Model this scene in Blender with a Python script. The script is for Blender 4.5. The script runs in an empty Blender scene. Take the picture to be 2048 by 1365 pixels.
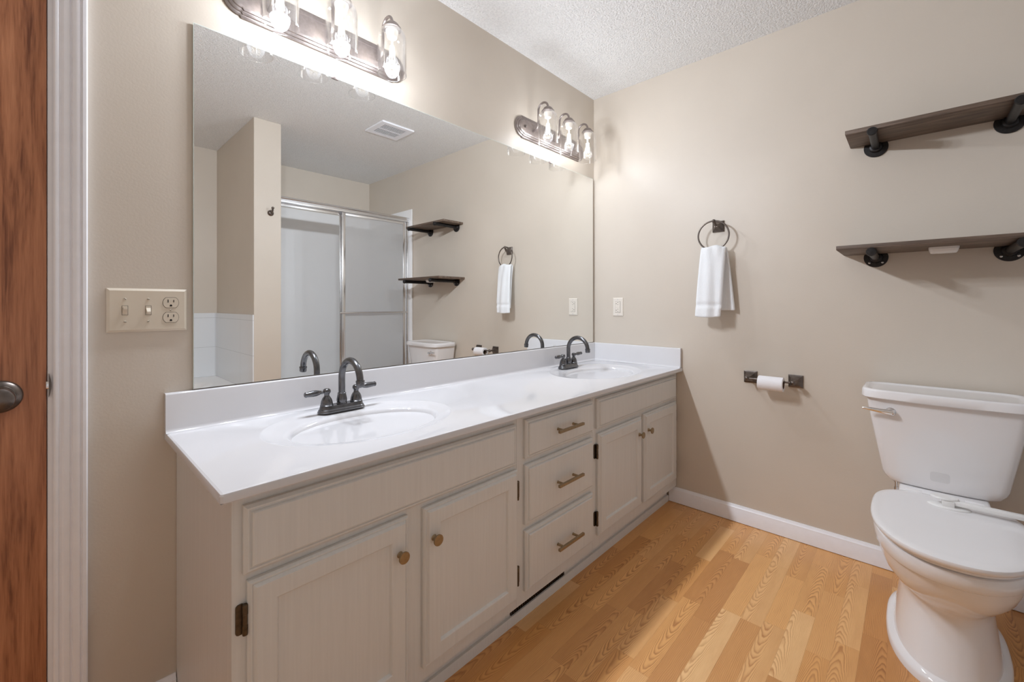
import bpy, bmesh, math, random
from mathutils import Vector, Matrix

# ------------------------------------------------------------------ camera, world, exposure
EXPO = 0.11          # view exposure
C = bpy.context.scene.collection
scn = bpy.context.scene
PI = math.pi
cam_d = bpy.data.cameras.new('camera')
cam = bpy.data.objects.new('camera', cam_d)
C.objects.link(cam)
cam.location = (-2.3999, -1.5117, 1.1147)
cam.rotation_euler = (PI / 2, 0, 0.7503 - PI / 2)
cam_d.sensor_width = 36.0
cam_d.sensor_fit = 'HORIZONTAL'
cam_d.lens = 859.07 / 2048 * 36
cam_d.shift_y = -(682.5 - 608.94) / 2048
cam_d.clip_start = 0.02
scn.camera = cam
w = bpy.data.worlds.new('world')
scn.world = w
w.use_nodes = True
w.node_tree.nodes['Background'].inputs[0].default_value = (0.93, 0.97, 1.0, 1)
w.node_tree.nodes['Background'].inputs[1].default_value = 0.2
vs = scn.view_settings
vs.view_transform = 'Standard'
vs.look = 'None'
vs.gamma = 1.0
vs.use_curve_mapping = False
vs.exposure = EXPO
try:
    scn.cycles.use_denoising = True
    scn.cycles.max_bounces = 14
    scn.cycles.diffuse_bounces = 8
    scn.cycles.glossy_bounces = 6
    scn.cycles.transparent_max_bounces = 24
    scn.cycles.sample_clamp_indirect = 4.0
    scn.cycles.blur_glossy = 0.5
except Exception:
    pass
# lamp settings (each lamp's light is built with its fixture below)
LAMP_W = 14.5        # each bulb, watts
LAMP_COL = (0.905, 0.98, 1.10)
FILAMENT = 14.0
H = 2.44


# ------------------------------------------------------------------ node helper
class NT:
    def __init__(s, name):
        s.m = bpy.data.materials.new(name)
        s.m.use_nodes = True
        s.t = s.m.node_tree
        s.b = s.t.nodes['Principled BSDF']
        s.out = s.t.nodes['Material Output']

    def n(s, typ, **kw):
        nd = s.t.nodes.new('ShaderNode' + typ)
        for k, v in kw.items():
            setattr(nd, k, v)
        return nd

    def l(s, a, b):
        s.t.links.new(a, b)

    def put(s, sock, v):
        if isinstance(v, bpy.types.NodeSocket):
            s.l(v, sock)
        else:
            sock.default_value = v

    def math(s, op, a, b=0.0, c=0.0):
        nd = s.n('Math', operation=op)
        s.put(nd.inputs[0], a)
        s.put(nd.inputs[1], b)
        s.put(nd.inputs[2], c)
        return nd.outputs[0]

    def coord(s):
        return s.n('TexCoord').outputs['Object']

    def sep(s, v):
        nd = s.n('SeparateXYZ')
        s.l(v, nd.inputs[0])
        return nd.outputs

    def comb(s, x, y, z):
        nd = s.n('CombineXYZ')
        for i, v in enumerate((x, y, z)):
            s.put(nd.inputs[i], v)
        return nd.outputs[0]

    def noise(s, vec, scale, detail=3.0, rough=0.5, dist=0.0):
        nd = s.n('TexNoise')
        s.l(vec, nd.inputs['Vector'])
        nd.inputs['Scale'].default_value = scale
        nd.inputs['Detail'].default_value = detail
        nd.inputs['Roughness'].default_value = rough
        nd.inputs['Distortion'].default_value = dist
        return nd.outputs[0]

    def white(s, vec):
        nd = s.n('TexWhiteNoise', noise_dimensions='3D')
        s.l(vec, nd.inputs['Vector'])
        return nd.outputs[0]

    def ramp(s, fac, stops):
        nd = s.n('ValToRGB')
        s.l(fac, nd.inputs[0])
        e = nd.color_ramp.elements
        while len(e) < len(stops):
            e.new(0.5)
        for i, (p, c) in enumerate(stops):
            e[i].position = p
            e[i].color = (*c, 1)
        return nd.outputs[0]

    def mix(s, fac, a, b, mode='MIX'):
        nd = s.n('Mix', data_type='RGBA', blend_type=mode)
        s.put(nd.inputs[0], fac)
        s.put(nd.inputs[6], a if isinstance(a, bpy.types.NodeSocket) else (*a, 1))
        s.put(nd.inputs[7], b if isinstance(b, bpy.types.NodeSocket) else (*b, 1))
        return nd.outputs[2]

    def bump(s, height, strength, dist):
        nd = s.n('Bump')
        nd.inputs['Strength'].default_value = strength
        nd.inputs['Distance'].default_value = dist
        s.l(height, nd.inputs['Height'])
        s.l(nd.outputs[0], s.b.inputs['Normal'])


def lin(r, g, b):
    f = lambda v: (v / 255 / 12.92) if v <= 10 else ((v / 255 + 0.055) / 1.055) ** 2.4
    return (f(r), f(g), f(b))


def simple(name, col, rough=0.5, metal=0.0, coat=0.0, spec=None):
    t = NT(name)
    t.b.inputs['Base Color'].default_value = (*col, 1)
    t.b.inputs['Roughness'].default_value = rough
    t.b.inputs['Metallic'].default_value = metal
    if coat:
        t.b.inputs['Coat Weight'].default_value = coat
        t.b.inputs['Coat Roughness'].default_value = 0.05
    if spec is not None:
        t.b.inputs['Specular IOR Level'].default_value = spec
    return t


def mottled(name, col, rough, metal, scale, amount, bump=0.0, bdist=0.002):
    """plain material with faint tone variation and micro bump"""
    t = simple(name, col, rough, metal)
    co = t.coord()
    nz = t.noise(co, scale, 4)
    c2 = tuple(max(0, c * (1 - amount)) for c in col)
    c3 = tuple(min(1, c * (1 + amount)) for c in col)
    t.l(t.ramp(nz, [(0.3, c2), (0.7, c3)]), t.b.inputs['Base Color'])
    if bump:
        t.bump(nz, bump, bdist)
    return t


M = {}
# painted wall: taupe eggshell with roller stipple
t = simple('wall_paint', lin(205, 195, 182), 0.42, spec=0.4)
co = t.coord()
t.l(t.ramp(t.noise(co, 2.5, 3), [(0.3, lin(203, 193, 180)), (0.7, lin(207, 197, 184))]), t.b.inputs['Base Color'])
t.bump(t.noise(co, 160, 3), 0.16, 0.0015)
M['wall'] = t.m
# popcorn ceiling
t = simple('ceiling_texture', lin(232, 230, 226), 0.9)
co = t.coord()
nz = t.noise(co, 120, 4, 0.6)
t.l(t.ramp(nz, [(0.35, lin(234, 233, 231)), (0.6, lin(247, 246, 244))]), t.b.inputs['Base Color'])
t.bump(nz, 1.0, 0.012)
M['ceiling'] = t.m
M['trim'] = mottled('white_trim_paint', lin(240, 241, 246), 0.35, 0, 30, 0.02).m
# cabinet paint: greige over faint vertical grain
t = simple('cabinet_paint', lin(214, 214, 212), 0.42)
co = t.coord()
s3 = t.sep(co)
gv = t.comb(t.math('MULTIPLY', s3[0], 120), t.math('MULTIPLY', s3[1], 120), t.math('MULTIPLY', s3[2], 4))
nz = t.noise(gv, 1.0, 4, 0.6)
t.l(t.ramp(nz, [(0.3, lin(211, 211, 209)), (0.7, lin(217, 217, 215))]), t.b.inputs['Base Color'])
t.bump(nz, 0.12, 0.002)
M['cabinet'] = t.m
M['counter'] = mottled('cultured_marble', lin(213, 212, 214), 0.07, 0, 6, 0.01).m
M['bronze'] = mottled('oil_rubbed_bronze', (0.15, 0.125, 0.11), 0.3, 0.85, 60, 0.25).m
M['faucet'] = mottled('dark_faucet_bronze', (0.15, 0.15, 0.157), 0.25, 0.95, 60, 0.2).m
M['pewter'] = mottled('brushed_pewter', lin(150, 140, 136), 0.36, 0.8, 80, 0.1).m
M['brass'] = mottled('champagne_brass', lin(152, 133, 104), 0.38, 0.75, 120, 0.1).m
M['chrome'] = simple('chrome', (0.8, 0.8, 0.8), 0.08, 1.0).m
M['aluminium'] = simple('bright_aluminium', (0.78, 0.78, 0.79), 0.2, 1.0).m
M['hinge'] = mottled('antique_hinge_brass', (0.10, 0.075, 0.05), 0.4, 0.8, 90, 0.3).m
M['porcelain'] = mottled('white_porcelain', lin(232, 230, 230), 0.09, 0, 5, 0.01).m
M['plastic'] = mottled('white_plastic', lin(232, 231, 229), 0.3, 0, 30, 0.01).m
M['ivory'] = mottled('light_almond_plastic', lin(213, 202, 184), 0.32, 0, 30, 0.015).m
M['white_plate'] = mottled('off_white_plastic', lin(226, 218, 207), 0.32, 0, 30, 0.015).m
M['dark'] = simple('dark_slot', (0.012, 0.01, 0.009), 0.6).m
M['seam'] = simple('joint_shadow_gap', (0.03, 0.025, 0.02), 0.8).m
M['blackpipe'] = mottled('black_iron_pipe', (0.022, 0.02, 0.02), 0.42, 0.5, 120, 0.3).m
M['steel'] = simple('zinc_screw', (0.6, 0.6, 0.6), 0.3, 1.0).m
M['surround'] = mottled('white_acrylic_panel', lin(240, 240, 240), 0.5, 0, 6, 0.01).m
M['greyplastic'] = simple('grey_plastic', lin(170, 170, 175), 0.4).m
M['mirror'] = simple('mirror_silver', (0.94, 0.95, 0.94), 0.0, 1.0).m
M['mirroredge'] = simple('polished_glass_edge', lin(214, 226, 220), 0.15).m
M['grille'] = simple('black_grille', (0.03, 0.027, 0.025), 0.4, 0.3).m
M['cardboard'] = simple('cardboard_core', lin(120, 95, 75), 0.8).m


def glass_mat(name, tint, gloss_rough=0.02, base=0.03, edge=0.95):
    t = NT(name)
    t.t.nodes.remove(t.b)
    lw = t.n('LayerWeight')
    lw.inputs['Blend'].default_value = 0.35
    f = t.math('MULTIPLY_ADD', lw.outputs['Facing'], edge, base)
    f = t.math('POWER', f, 1.6)
    tr = t.n('BsdfTransparent')
    tr.inputs[0].default_value = (*tint, 1)
    gl = t.n('BsdfGlossy')
    gl.inputs['Roughness'].default_value = gloss_rough
    gl.inputs[0].default_value = (1, 1, 1, 1)
    mx = t.n('MixShader')
    t.l(f, mx.inputs[0])
    t.l(tr.outputs[0], mx.inputs[1])
    t.l(gl.outputs[0], mx.inputs[2])
    t.l(mx.outputs[0], t.out.inputs[0])
    return t.m


M['glass'] = glass_mat('clear_shade_glass', (0.985, 0.985, 0.985))
M['bulbglass'] = glass_mat('clear_bulb_glass', (0.99, 0.985, 0.97), 0.03, 0.02, 0.5)
# obscure shower glass: part clear, part milky
t = NT('obscure_shower_glass')
tr = t.n('BsdfTransparent'); tr.inputs[0].default_value = (0.95, 0.95, 0.95, 1)
df = t.n('BsdfTranslucent'); df.inputs[0].default_value = (0.85, 0.85, 0.85, 1)
d2 = t.n('BsdfDiffuse'); d2.inputs[0].default_value = (0.7, 0.7, 0.7, 1)
gl = t.n('BsdfGlossy'); gl.inputs['Roughness'].default_value = 0.4
m1 = t.n('MixShader'); m1.inputs[0].default_value = 0.5
t.l(df.outputs[0], m1.inputs[1]); t.l(d2.outputs[0], m1.inputs[2])
m2 = t.n('MixShader'); m2.inputs[0].default_value = 0.45
t.l(tr.outputs[0], m2.inputs[1]); t.l(m1.outputs[0], m2.inputs[2])
m3 = t.n('MixShader'); m3.inputs[0].default_value = 0.05
t.l(m2.outputs[0], m3.inputs[1]); t.l(gl.outputs[0], m3.inputs[2])
t.l(m3.outputs[0], t.out.inputs[0])
M['obscure'] = t.m
M['clearpanel'] = glass_mat('clear_shower_glass', (0.96, 0.96, 0.96), 0.4, 0.0, 0.35)
# clear patch stuck on the tank
t = NT('clear_adhesive_pad')
t.b.inputs['Base Color'].default_value = (0.62, 0.62, 0.62, 1)
t.b.inputs['Roughness'].default_value = 0.25
tr = t.n('BsdfTransparent')
mx = t.n('MixShader'); mx.inputs[0].default_value = 0.15
t.l(tr.outputs[0], mx.inputs[1]); t.l(t.b.outputs[0], mx.inputs[2]); t.l(mx.outputs[0], t.out.inputs[0])
M['pad'] = t.m
# glowing filaments
t = NT('led_filament')
t.b.inputs['Base Color'].default_value = (1, 0.95, 0.85, 1)
t.b.inputs['Emission Color'].default_value = (1.0, 0.95, 0.88, 1)
t.b.inputs['Emission Strength'].default_value = FILAMENT
M['filament'] = t.m

# towel terry
t = simple('white_terry', lin(238, 240, 242), 0.95)
co = t.coord()
t.bump(t.noise(co, 420, 2), 0.6, 0.004)
t.b.inputs['Sheen Weight'].default_value = 0.3
M['towel'] = t.m
t = simple('toilet_paper', lin(238, 236, 238), 0.95)
t.bump(t.noise(t.coord(), 260, 2), 0.3, 0.002)
M['paper'] = t.m

# oak strip laminate, strips along X
t = simple('oak_laminate', (0.5, 0.3, 0.13), 0.3)
co = t.coord()
x, y, z = t.sep(co)
SW = 0.0645
yy = t.math('DIVIDE', t.math('ADD', y, 5.0), SW)
row = t.math('FLOOR', yy)
roff = t.white(t.comb(row, 3.7, 1.1))
roff2 = t.white(t.comb(row, 9.2, 4.1))
ln = t.math('MULTIPLY_ADD', roff2, 0.16, 0.32)
xx = t.math('ADD', t.math('DIVIDE', t.math('ADD', x, 7.0), ln), t.math('MULTIPLY', roff, 5.0))
col = t.math('FLOOR', xx)
pid = t.white(t.comb(row, col, 0.5))
pid2 = t.white(t.comb(row, col, 7.5))
pid3 = t.white(t.comb(row, col, 13.5))
fy = t.math('SUBTRACT', yy, row)
# grain: contour lines of a flat-sawn field on most pieces, straight lines on the rest
sgn = t.math('SUBTRACT', t.math('MULTIPLY', t.math('GREATER_THAN', pid3, 0.5), 2.0), 1.0)
cy = t.math('MULTIPLY', t.math('SUBTRACT', fy, t.math('MULTIPLY_ADD', pid, 0.9, 0.05)), SW)
po = t.math('MULTIPLY', pid, 37.0)
big = t.noise(t.comb(t.math('MULTIPLY_ADD', x, 5.0, po), t.math('MULTIPLY_ADD', y, 17.0, po), pid2), 1.0, 2, 0.5)
small = t.noise(t.comb(t.math('MULTIPLY_ADD', x, 26.0, po), t.math('MULTIPLY', y, 80.0), pid2), 1.0, 2, 0.5)
f1 = t.math('ADD', t.math('MULTIPLY', t.math('MULTIPLY', x, sgn), 24.0), t.math('MULTIPLY', t.math('MULTIPLY', cy, cy), 6000.0))
f2 = t.math('MULTIPLY', y, 210.0)
isst = t.math('GREATER_THAN', pid2, 0.68)
fld = t.math('ADD', t.math('MULTIPLY', f1, t.math('SUBTRACT', 1.0, isst)), t.math('MULTIPLY', f2, isst))
fld = t.math('ADD', fld, t.math('ADD', t.math('MULTIPLY', big, 5.5), t.math('MULTIPLY', small, 0.7)))
ring = t.math('FRACT', fld)
up = t.math('MINIMUM', t.math('DIVIDE', ring, 0.78), 1.0)
dn = t.math('MINIMUM', t.math('DIVIDE', t.math('SUBTRACT', 1.0, ring), 0.22), 1.0)
ring = t.math('MULTIPLY', t.math('POWER', up, 2.4), dn)
patch = t.noise(t.comb(t.math('MULTIPLY_ADD', x, 9.0, po), t.math('MULTIPLY', y, 45.0), pid3), 1.0, 2, 0.5)
ring = t.math('MULTIPLY', ring, t.math('MULTIPLY_ADD', patch, 1.5, 0.15))
pores = t.noise(t.comb(t.math('MULTIPLY', x, 16), t.math('MULTIPLY', y, 420), pid), 1.0, 3, 0.6)
fine = t.noise(t.comb(t.math('MULTIPLY', x, 45), t.math('MULTIPLY', y, 1100), 0.0), 1.0, 2)
amp = t.math('MULTIPLY_ADD', isst, -0.4, 1.0)
grain = t.math('ADD', t.math('MULTIPLY', t.math('MULTIPLY', ring, amp), 0.62), t.math('ADD', t.math('MULTIPLY', fine, 0.18), t.math('MULTIPLY', pores, 0.22)))
tone = t.ramp(pid, [(0.0, lin(204, 144, 85)), (0.3, lin(242, 187, 121)), (0.6, lin(224, 166, 101)), (1.0, lin(248, 206, 148))])
dark = t.ramp(pid, [(0.0, lin(134, 78, 38)), (0.5, lin(160, 98, 50)), (1.0, lin(178, 115, 62))])
base = t.mix(t.math('MULTIPLY', grain, 0.92), tone, dark)
# end and side joints
ex = t.math('MULTIPLY', t.math('MINIMUM', t.math('FRACT', xx), t.math('SUBTRACT', 1.0, t.math('FRACT', xx))), ln)
ey = t.math('MULTIPLY', t.math('MINIMUM', fy, t.math('SUBTRACT', 1.0, fy)), SW)
jt = t.math('LESS_THAN', t.math('MINIMUM', ex, ey), 0.0006)
base = t.mix(t.math('MULTIPLY', jt, 0.22), base, lin(120, 72, 34))
t.l(base, t.b.inputs['Base Color'])
t.bump(fine, 0.05, 0.001)
M['floor'] = t.m

# door veneer: vertical red-brown oak
t = simple('red_oak_door', (0.2, 0.08, 0.03), 0.38)
x, y, z = t.sep(t.coord())
v1 = t.comb(t.math('MULTIPLY', x, 42), t.math('MULTIPLY', y, 42), t.math('MULTIPLY', z, 2.6))
v2 = t.comb(t.math('MULTIPLY', x, 300), t.math('MULTIPLY', y, 300), t.math('MULTIPLY', z, 14))
n1 = t.noise(v1, 1.0, 4, 0.6, 0.8)
n2 = t.noise(v2, 1.0, 3, 0.6)
g = t.math('ADD', t.math('MULTIPLY', n1, 0.7), t.math('MULTIPLY', n2, 0.3))
t.l(t.ramp(g, [(0.34, lin(112, 64, 40)), (0.48, lin(166, 108, 74)), (0.66, lin(192, 132, 95))]), t.b.inputs['Base Color'])
t.bump(n2, 0.15, 0.002)
M['door'] = t.m
# weathered grey-brown shelf board
t = simple('weathered_board', (0.1, 0.07, 0.05), 0.55)
x, y, z = t.sep(t.coord())
v1 = t.comb(t.math('MULTIPLY', x, 60), t.math('MULTIPLY', y, 5), t.math('MULTIPLY', z, 90))
n1 = t.noise(v1, 1.0, 5, 0.65, 0.5)
t.l(t.ramp(n1, [(0.3, lin(74, 60, 50)), (0.5, lin(104, 87, 74)), (0.72, lin(134, 116, 101))]), t.b.inputs['Base Color'])
t.bump(n1, 0.3, 0.002)
M['board'] = t.m
# white square wall tile with grout
t = simple('white_wall_tile', (0.8, 0.8, 0.8), 0.12)
x, y, z = t.sep(t.coord())
def line(t, v, off, size):
    f = t.math('FRACT', t.math('DIVIDE', t.math('ADD', v, off), size))
    d = t.math('MULTIPLY', t.math('MINIMUM', f, t.math('SUBTRACT', 1.0, f)), size)
    return t.math('LESS_THAN', d, 0.0016)
gx = line(t, t.math('ADD', x, y), 10.63, 0.70)
gz = line(t, z, 10.0 - 0.75, 0.25)
gm = t.math('MAXIMUM', gx, gz)
t.l(t.mix(gm, lin(224, 226, 228), lin(196, 198, 200)), t.b.inputs['Base Color'])
M['tile'] = t.m


# ------------------------------------------------------------------ mesh helpers
class MB:
    def __init__(s):
        s.bm = bmesh.new()

    def _merge(s, tmp):
        me = bpy.data.meshes.new('tmp')
        tmp.to_mesh(me)
        tmp.free()
        s.bm.from_mesh(me)
        bpy.data.meshes.remove(me)

    def box(s, x0, x1, y0, y1, z0, z1, bev=0.0, seg=2):
        tmp = bmesh.new()
        bmesh.ops.create_cube(tmp, size=1.0)
        for v in tmp.verts:
            v.co = Vector(((x0 + x1) / 2 + v.co.x * abs(x1 - x0), (y0 + y1) / 2 + v.co.y * abs(y1 - y0), (z0 + z1) / 2 + v.co.z * abs(z1 - z0)))
        if bev:
            bmesh.ops.bevel(tmp, geom=tmp.edges[:], offset=bev, segments=seg, profile=0.5, affect='EDGES')
        s._merge(tmp)
        return s

    def rings(s, rings, cap0=True, cap1=True, closed=True):
        tmp = bmesh.new()
        R = [[tmp.verts.new(p) for p in r] for r in rings]
        n = len(R[0])
        for a, b in zip(R, R[1:]):
            for i in range(n if closed else n - 1):
                j = (i + 1) % n
                tmp.faces.new((a[i], a[j], b[j], b[i]))
        if cap0:
            tmp.faces.new(R[0][::-1])
        if cap1:
            tmp.faces.new(R[-1])
        bmesh.ops.recalc_face_normals(tmp, faces=tmp.faces[:])
        s._merge(tmp)
        return s

    def lathe(s, prof, origin, axis=(0, 0, 1), n=32, cap=True):
        """prof: list of (radius, height along axis)"""
        ax = Vector(axis).normalized()
        up = Vector((0, 0, 1)) if abs(ax.z) < 0.9 else Vector((1, 0, 0))
        u = ax.cross(up).normalized()
        v = ax.cross(u)
        o = Vector(origin)
        rs = []
        for r, h in prof:
            r = max(r, 1e-5)
            rs.append([o + ax * h + (u * math.cos(2 * PI * i / n) + v * math.sin(2 * PI * i / n)) * r for i in range(n)])
        return s.rings(rs, cap, cap)

    def tube(s, pts, r, n=14, cap=True):
        pts = [Vector(p) for p in pts]
        rs = []
        prev = None
        for i, p in enumerate(pts):
            if i == 0:
                d = pts[1] - p
            elif i == len(pts) - 1:
                d = p - pts[i - 1]
            else:
                d = (pts[i + 1] - p).normalized() + (p - pts[i - 1]).normalized()
            d.normalize()
            if prev is None:
                a = Vector((0, 0, 1)) if abs(d.z) < 0.9 else Vector((1, 0, 0))
                u = d.cross(a).normalized()
            else:
                u = (prev - d * prev.dot(d)).normalized()
            prev = u
            v = d.cross(u)
            rr = r[i] if isinstance(r, (list, tuple)) else r
            rs.append([p + (u * math.cos(2 * PI * k / n) + v * math.sin(2 * PI * k / n)) * rr for k in range(n)])
        return s.rings(rs, cap, cap)

    def torus(s, c, axis, R, r, n=56, m=12):
        ax = Vector(axis).normalized()
        up = Vector((0, 0, 1)) if abs(ax.z) < 0.9 else Vector((1, 0, 0))
        u = ax.cross(up).normalized()
        v = ax.cross(u)
        c = Vector(c)
        tmp = bmesh.new()
        G = []
        for i in range(n):
            a = 2 * PI * i / n
            d = u * math.cos(a) + v * math.sin(a)
            G.append([tmp.verts.new(c + d * (R + r * math.cos(2 * PI * k / m)) + ax * r * math.sin(2 * PI * k / m)) for k in range(m)])
        for i in range(n):
            for k in range(m):
                tmp.faces.new((G[i][k], G[(i + 1) % n][k], G[(i + 1) % n][(k + 1) % m], G[i][(k + 1) % m]))
        bmesh.ops.recalc_face_normals(tmp, faces=tmp.faces[:])
        s._merge(tmp)
        return s

    def ball(s, c, r, seg=20):
        prof = [(r * math.sin(PI * i / 12), -r * math.cos(PI * i / 12)) for i in range(13)]
        return s.lathe(prof, c, (0, 0, 1), seg)

    def panel(s, x0, x1, z0, z1, yback, prof):
        """front board facing -y: prof = [(inset, y)] from the outer back edge to the middle"""
        rs = [[(x0, yback, z0), (x1, yback, z0), (x1, yback, z1), (x0, yback, z1)]]
        for i, y in prof:
            rs.append([(x0 + i, y, z0 + i), (x1 - i, y, z0 + i), (x1 - i, y, z1 - i), (x0 + i, y, z1 - i)])
        return s.rings(rs)

    def prism_x(s, prof, x0, x1):
        """closed (y,z) outline extruded along x"""
        return s.rings([[(x0, y, z) for y, z in prof], [(x1, y, z) for y, z in prof]])

    def prism_y(s, prof, y0, y1):
        return s.rings([[(x, y0, z) for x, z in prof], [(x, y1, z) for x, z in prof]])

    def prism_z(s, prof, z0, z1):
        return s.rings([[(x, y, z0) for x, y in prof], [(x, y, z1) for x, y in prof]])


def worldloc(o):
    v = Vector((0, 0, 0))
    while o is not None:
        v += o.location
        o = o.parent
    return v


def obj(name, mb, mat, parent=None, loc=None, smooth=40):
    """link a builder's geometry (world coordinates) as one mesh object"""
    me = bpy.data.meshes.new(name)
    o = bpy.data.objects.new(name, me)
    C.objects.link(o)
    base = worldloc(parent)
    if loc is not None:
        o.location = Vector(loc) - base
    off = base + Vector(o.location)
    bmesh.ops.translate(mb.bm, verts=mb.bm.verts[:], vec=-off)
    mb.bm.to_mesh(me)
    mb.bm.free()
    me.materials.append(M[mat])
    if smooth:
        me.polygons.foreach_set('use_smooth', [True] * len(me.polygons))
        me.set_sharp_from_angle(angle=math.radians(smooth))
    if parent:
        o.parent = parent
    return o


def tag(o, label, cat, group=None):
    o['label'] = label
    o['category'] = cat
    if group:
        o['group'] = group
    return o


def thing(name, loc, label, cat, group=None):
    o = bpy.data.objects.new(name, None)
    C.objects.link(o)
    o.location = loc
    o.empty_display_size = 0.05
    return tag(o, label, cat, group)


def struct(name, mb, mat, parent=None, smooth=0):
    o = obj(name, mb, mat, parent, None, smooth)
    if parent is None:
        o['kind'] = 'structure'
    return o


def copy_tree(o, parent=None):
    c = o.copy()
    C.objects.link(c)
    c.parent = parent
    for ch in list(o.children):
        copy_tree(ch, c)
    return c


def rrect(cx, cy, hx, hy, r, n=6):
    pts = []
    for (sx, sy, a0) in ((1, 1, 0), (-1, 1, 90), (-1, -1, 180), (1, -1, 270)):
        for i in range(n + 1):
            a = math.radians(a0 + 90 * i / n)
            pts.append((cx + sx * (hx - r) + r * math.cos(a), cy + sy * (hy - r) + r * math.sin(a)))
    return pts


# ------------------------------------------------------------------ room shell
XL, YR = -3.3, -2.9            # left wall, rear wall
struct('floor', MB().box(XL - .1, .1, YR - .1, .12, -.08, 0), 'floor')
struct('ceiling', MB().box(XL - .1, .1, YR - .1, .12, H, H + .08), 'ceiling')
DX0, DX1, DH = -3.19, -2.3855, 2.05     # door opening in the mirror wall
b = MB()
b.box(DX1, 0, 0, .12, 0, H)
b.box(DX0, DX1, 0, .12, DH, H)
b.box(XL, DX0, 0, .12, 0, H)
struct('wall_back', b, 'wall')
struct('wall_right', MB().box(0, .1, YR, .12, 0, H), 'wall')
struct('wall_left', MB().box(XL - .1, XL, YR, .12, 0, H), 'wall')
struct('wall_front', MB().box(XL, 0, YR - .1, YR, 0, H), 'wall')
PX0, PX1, PY = -1.425, -1.245, -1.905
struct('wall_middle', MB().box(PX0, PX1, YR, PY, 0, H, .004), 'wall')
# tile wainscot round the tub
b = MB()
b.box(XL, PX0, YR, YR + .008, .5, 1.04)
b.box(PX0 - .008, PX0, YR + .008, PY + .002, .5, 1.04)
struct('wall_tile', b, 'tile')

# baseboards
def base_prof(t=.013, h=.083):
    return [(0, 0), (t, 0), (t, h * .72), (t * .85, h * .78), (t * .85, h * .84), (t * .5, h * .92), (t * .35, h), (0, h)]
bp = base_prof()
struct('baseboard_right', MB().prism_y([(-p, q + .0025) for p, q in bp], -2.06, -.502), 'trim', smooth=30)
struct('baseboard_back', MB().prism_x([(-p, q) for p, q in bp], -2.338, -2.162), 'trim', smooth=30)
# toe strip along the vanity
struct('baseboard_cabinet', MB().prism_x([(-.4905, 0), (-.501, 0), (-.501, .027), (-.4985, .0325), (-.4905, .033)], -2.157, -.0135), 'cabinet', smooth=30)

# door trim: jamb, stop, moulded casing
cas = [(-2.3965, -.0005), (-2.3965, -.008), (-2.393, -.0105), (-2.389, -.0105), (-2.386, -.0085), (-2.383, -.0085), (-2.379, -.012), (-2.373, -.0128),
       (-2.3695, -.0128), (-2.3685, -.0105), (-2.366, -.0105), (-2.364, -.0148), (-2.358, -.0168), (-2.352, -.0168), (-2.3505, -.0142), (-2.348, -.0142), (-2.3465, -.018), (-2.3405, -.018), (-2.338, -.0155), (-2.338, 0)]
b = MB().prism_z(cas, 0, DH + .03)
struct('trim_1', b, 'trim', smooth=25)
b = MB()
b.box(-2.4062, DX1, .0005, .12, 0, DH, .001)
b.box(-2.4150, -2.4062, .040, .052, 0, DH, .002)
b.box(DX0, -2.4062, .0005, .12, DH - .018, DH)
b.box(DX0, DX0 + .018, .0005, .12, 0, DH - .018)
jamb = struct('trim_2', b, 'trim')
b = MB()
out = [(-2.4035 + .0042 * math.sin(PI * i / 12), .893 + .056 * i / 12) for i in range(13)]
b.prism_y([(x, z) for x, z in out] + [(-2.4040, .949), (-2.4040, .893)], -.0045, .0004)
obj('strike_plate', b, 'bronze', jamb)
# door slab (closed, flush with the wall face) with knob and latch
d = struct('door_1', MB().box(DX0 + .021, -2.4075, -.002, .036, .012, DH - .021, .0015), 'door')
kx, kz = -2.480, .905
kn = obj('knob_rosette', MB().lathe([(.0, 0), (.0365, 0), (.0365, .003), (.034, .008), (.026, .012), (.0255, .015), (.02, .016), (0, .016)], (kx, -.002, kz), (0, -1, 0), 40), 'bronze', d)
obj('knob', MB().lathe([(.011, .012), (.0105, .03), (.014, .036), (.024, .042), (.0265, .05), (.0255, .058), (.018, .064), (0, .066)], (kx, -.002, kz), (0, -1, 0), 40), 'bronze', kn)
obj('latch_bolt', MB().box(-2.4085, -2.4005, -.0022, .0003, .913, .930, .0004), 'chrome', d)

# ------------------------------------------------------------------ vanity cabinets
FY = -.540       # face frame plane
DY = -.560       # door fronts
ZB, ZT = .095, .741


def carcass(root, x0, x1, left=False):
    b = MB()
    b.box(x0, x1, FY, FY + .02, ZB, ZT)                       # face frame
    obj('face_frame', b, 'cabinet', root, smooth=0)
    b = MB()
    b.box(x0, x0 + .012, FY + .02, -.002, ZB if not left else .0, ZT)
    b.box(x1 - .012, x1, FY + .02, -.002, ZB, ZT)
    b.box(x0 + .012, x1 - .012, FY + .02, -.002, ZB, ZB + .012)
    b.box(x0 + .012, x1 - .012, -.008, -.002, ZB + .012, ZT)
    obj('carcass', b, 'cabinet', root, smooth=0)


def toe(root, x0, x1, gap=None):
    for a, b_ in (((x0, gap[0]), (gap[1], x1)) if gap else ((x0, x1),)):
        obj('toe_kick', MB().box(a, b_, -.490, -.478, 0, ZB), 'cabinet', root, smooth=0)


SLAB = [(0, -.5495), (.0055, -.5555), (.009, -.5555), (.0105, -.5535), (.0125, -.5535), (.014, -.5575), (.0165, DY)]
DOORP = [(0, -.5495), (.004, -.5545), (.007, -.5545), (.0085, -.553), (.0115, -.5565), (.014, DY), (.050, DY), (.0525, -.5585), (.056, -.5525), (.058, -.5525)]
PULLP = [(0, -.5495), (.005, -.555), (.0085, -.555), (.0098, -.5535), (.0118, -.5535), (.013, -.558), (.0155, DY)]


def knob(parent, x, z):
    obj('knob', MB().lathe([(.0085, 0), (.0075, .002), (.0055, .006), (.0055, .015), (.0085, .017), (.0148, .0185), (.0152, .021), (.0145, .0225), (0, .023)], (x, DY, z), (0, -1, 0), 28), 'brass', parent)


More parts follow.
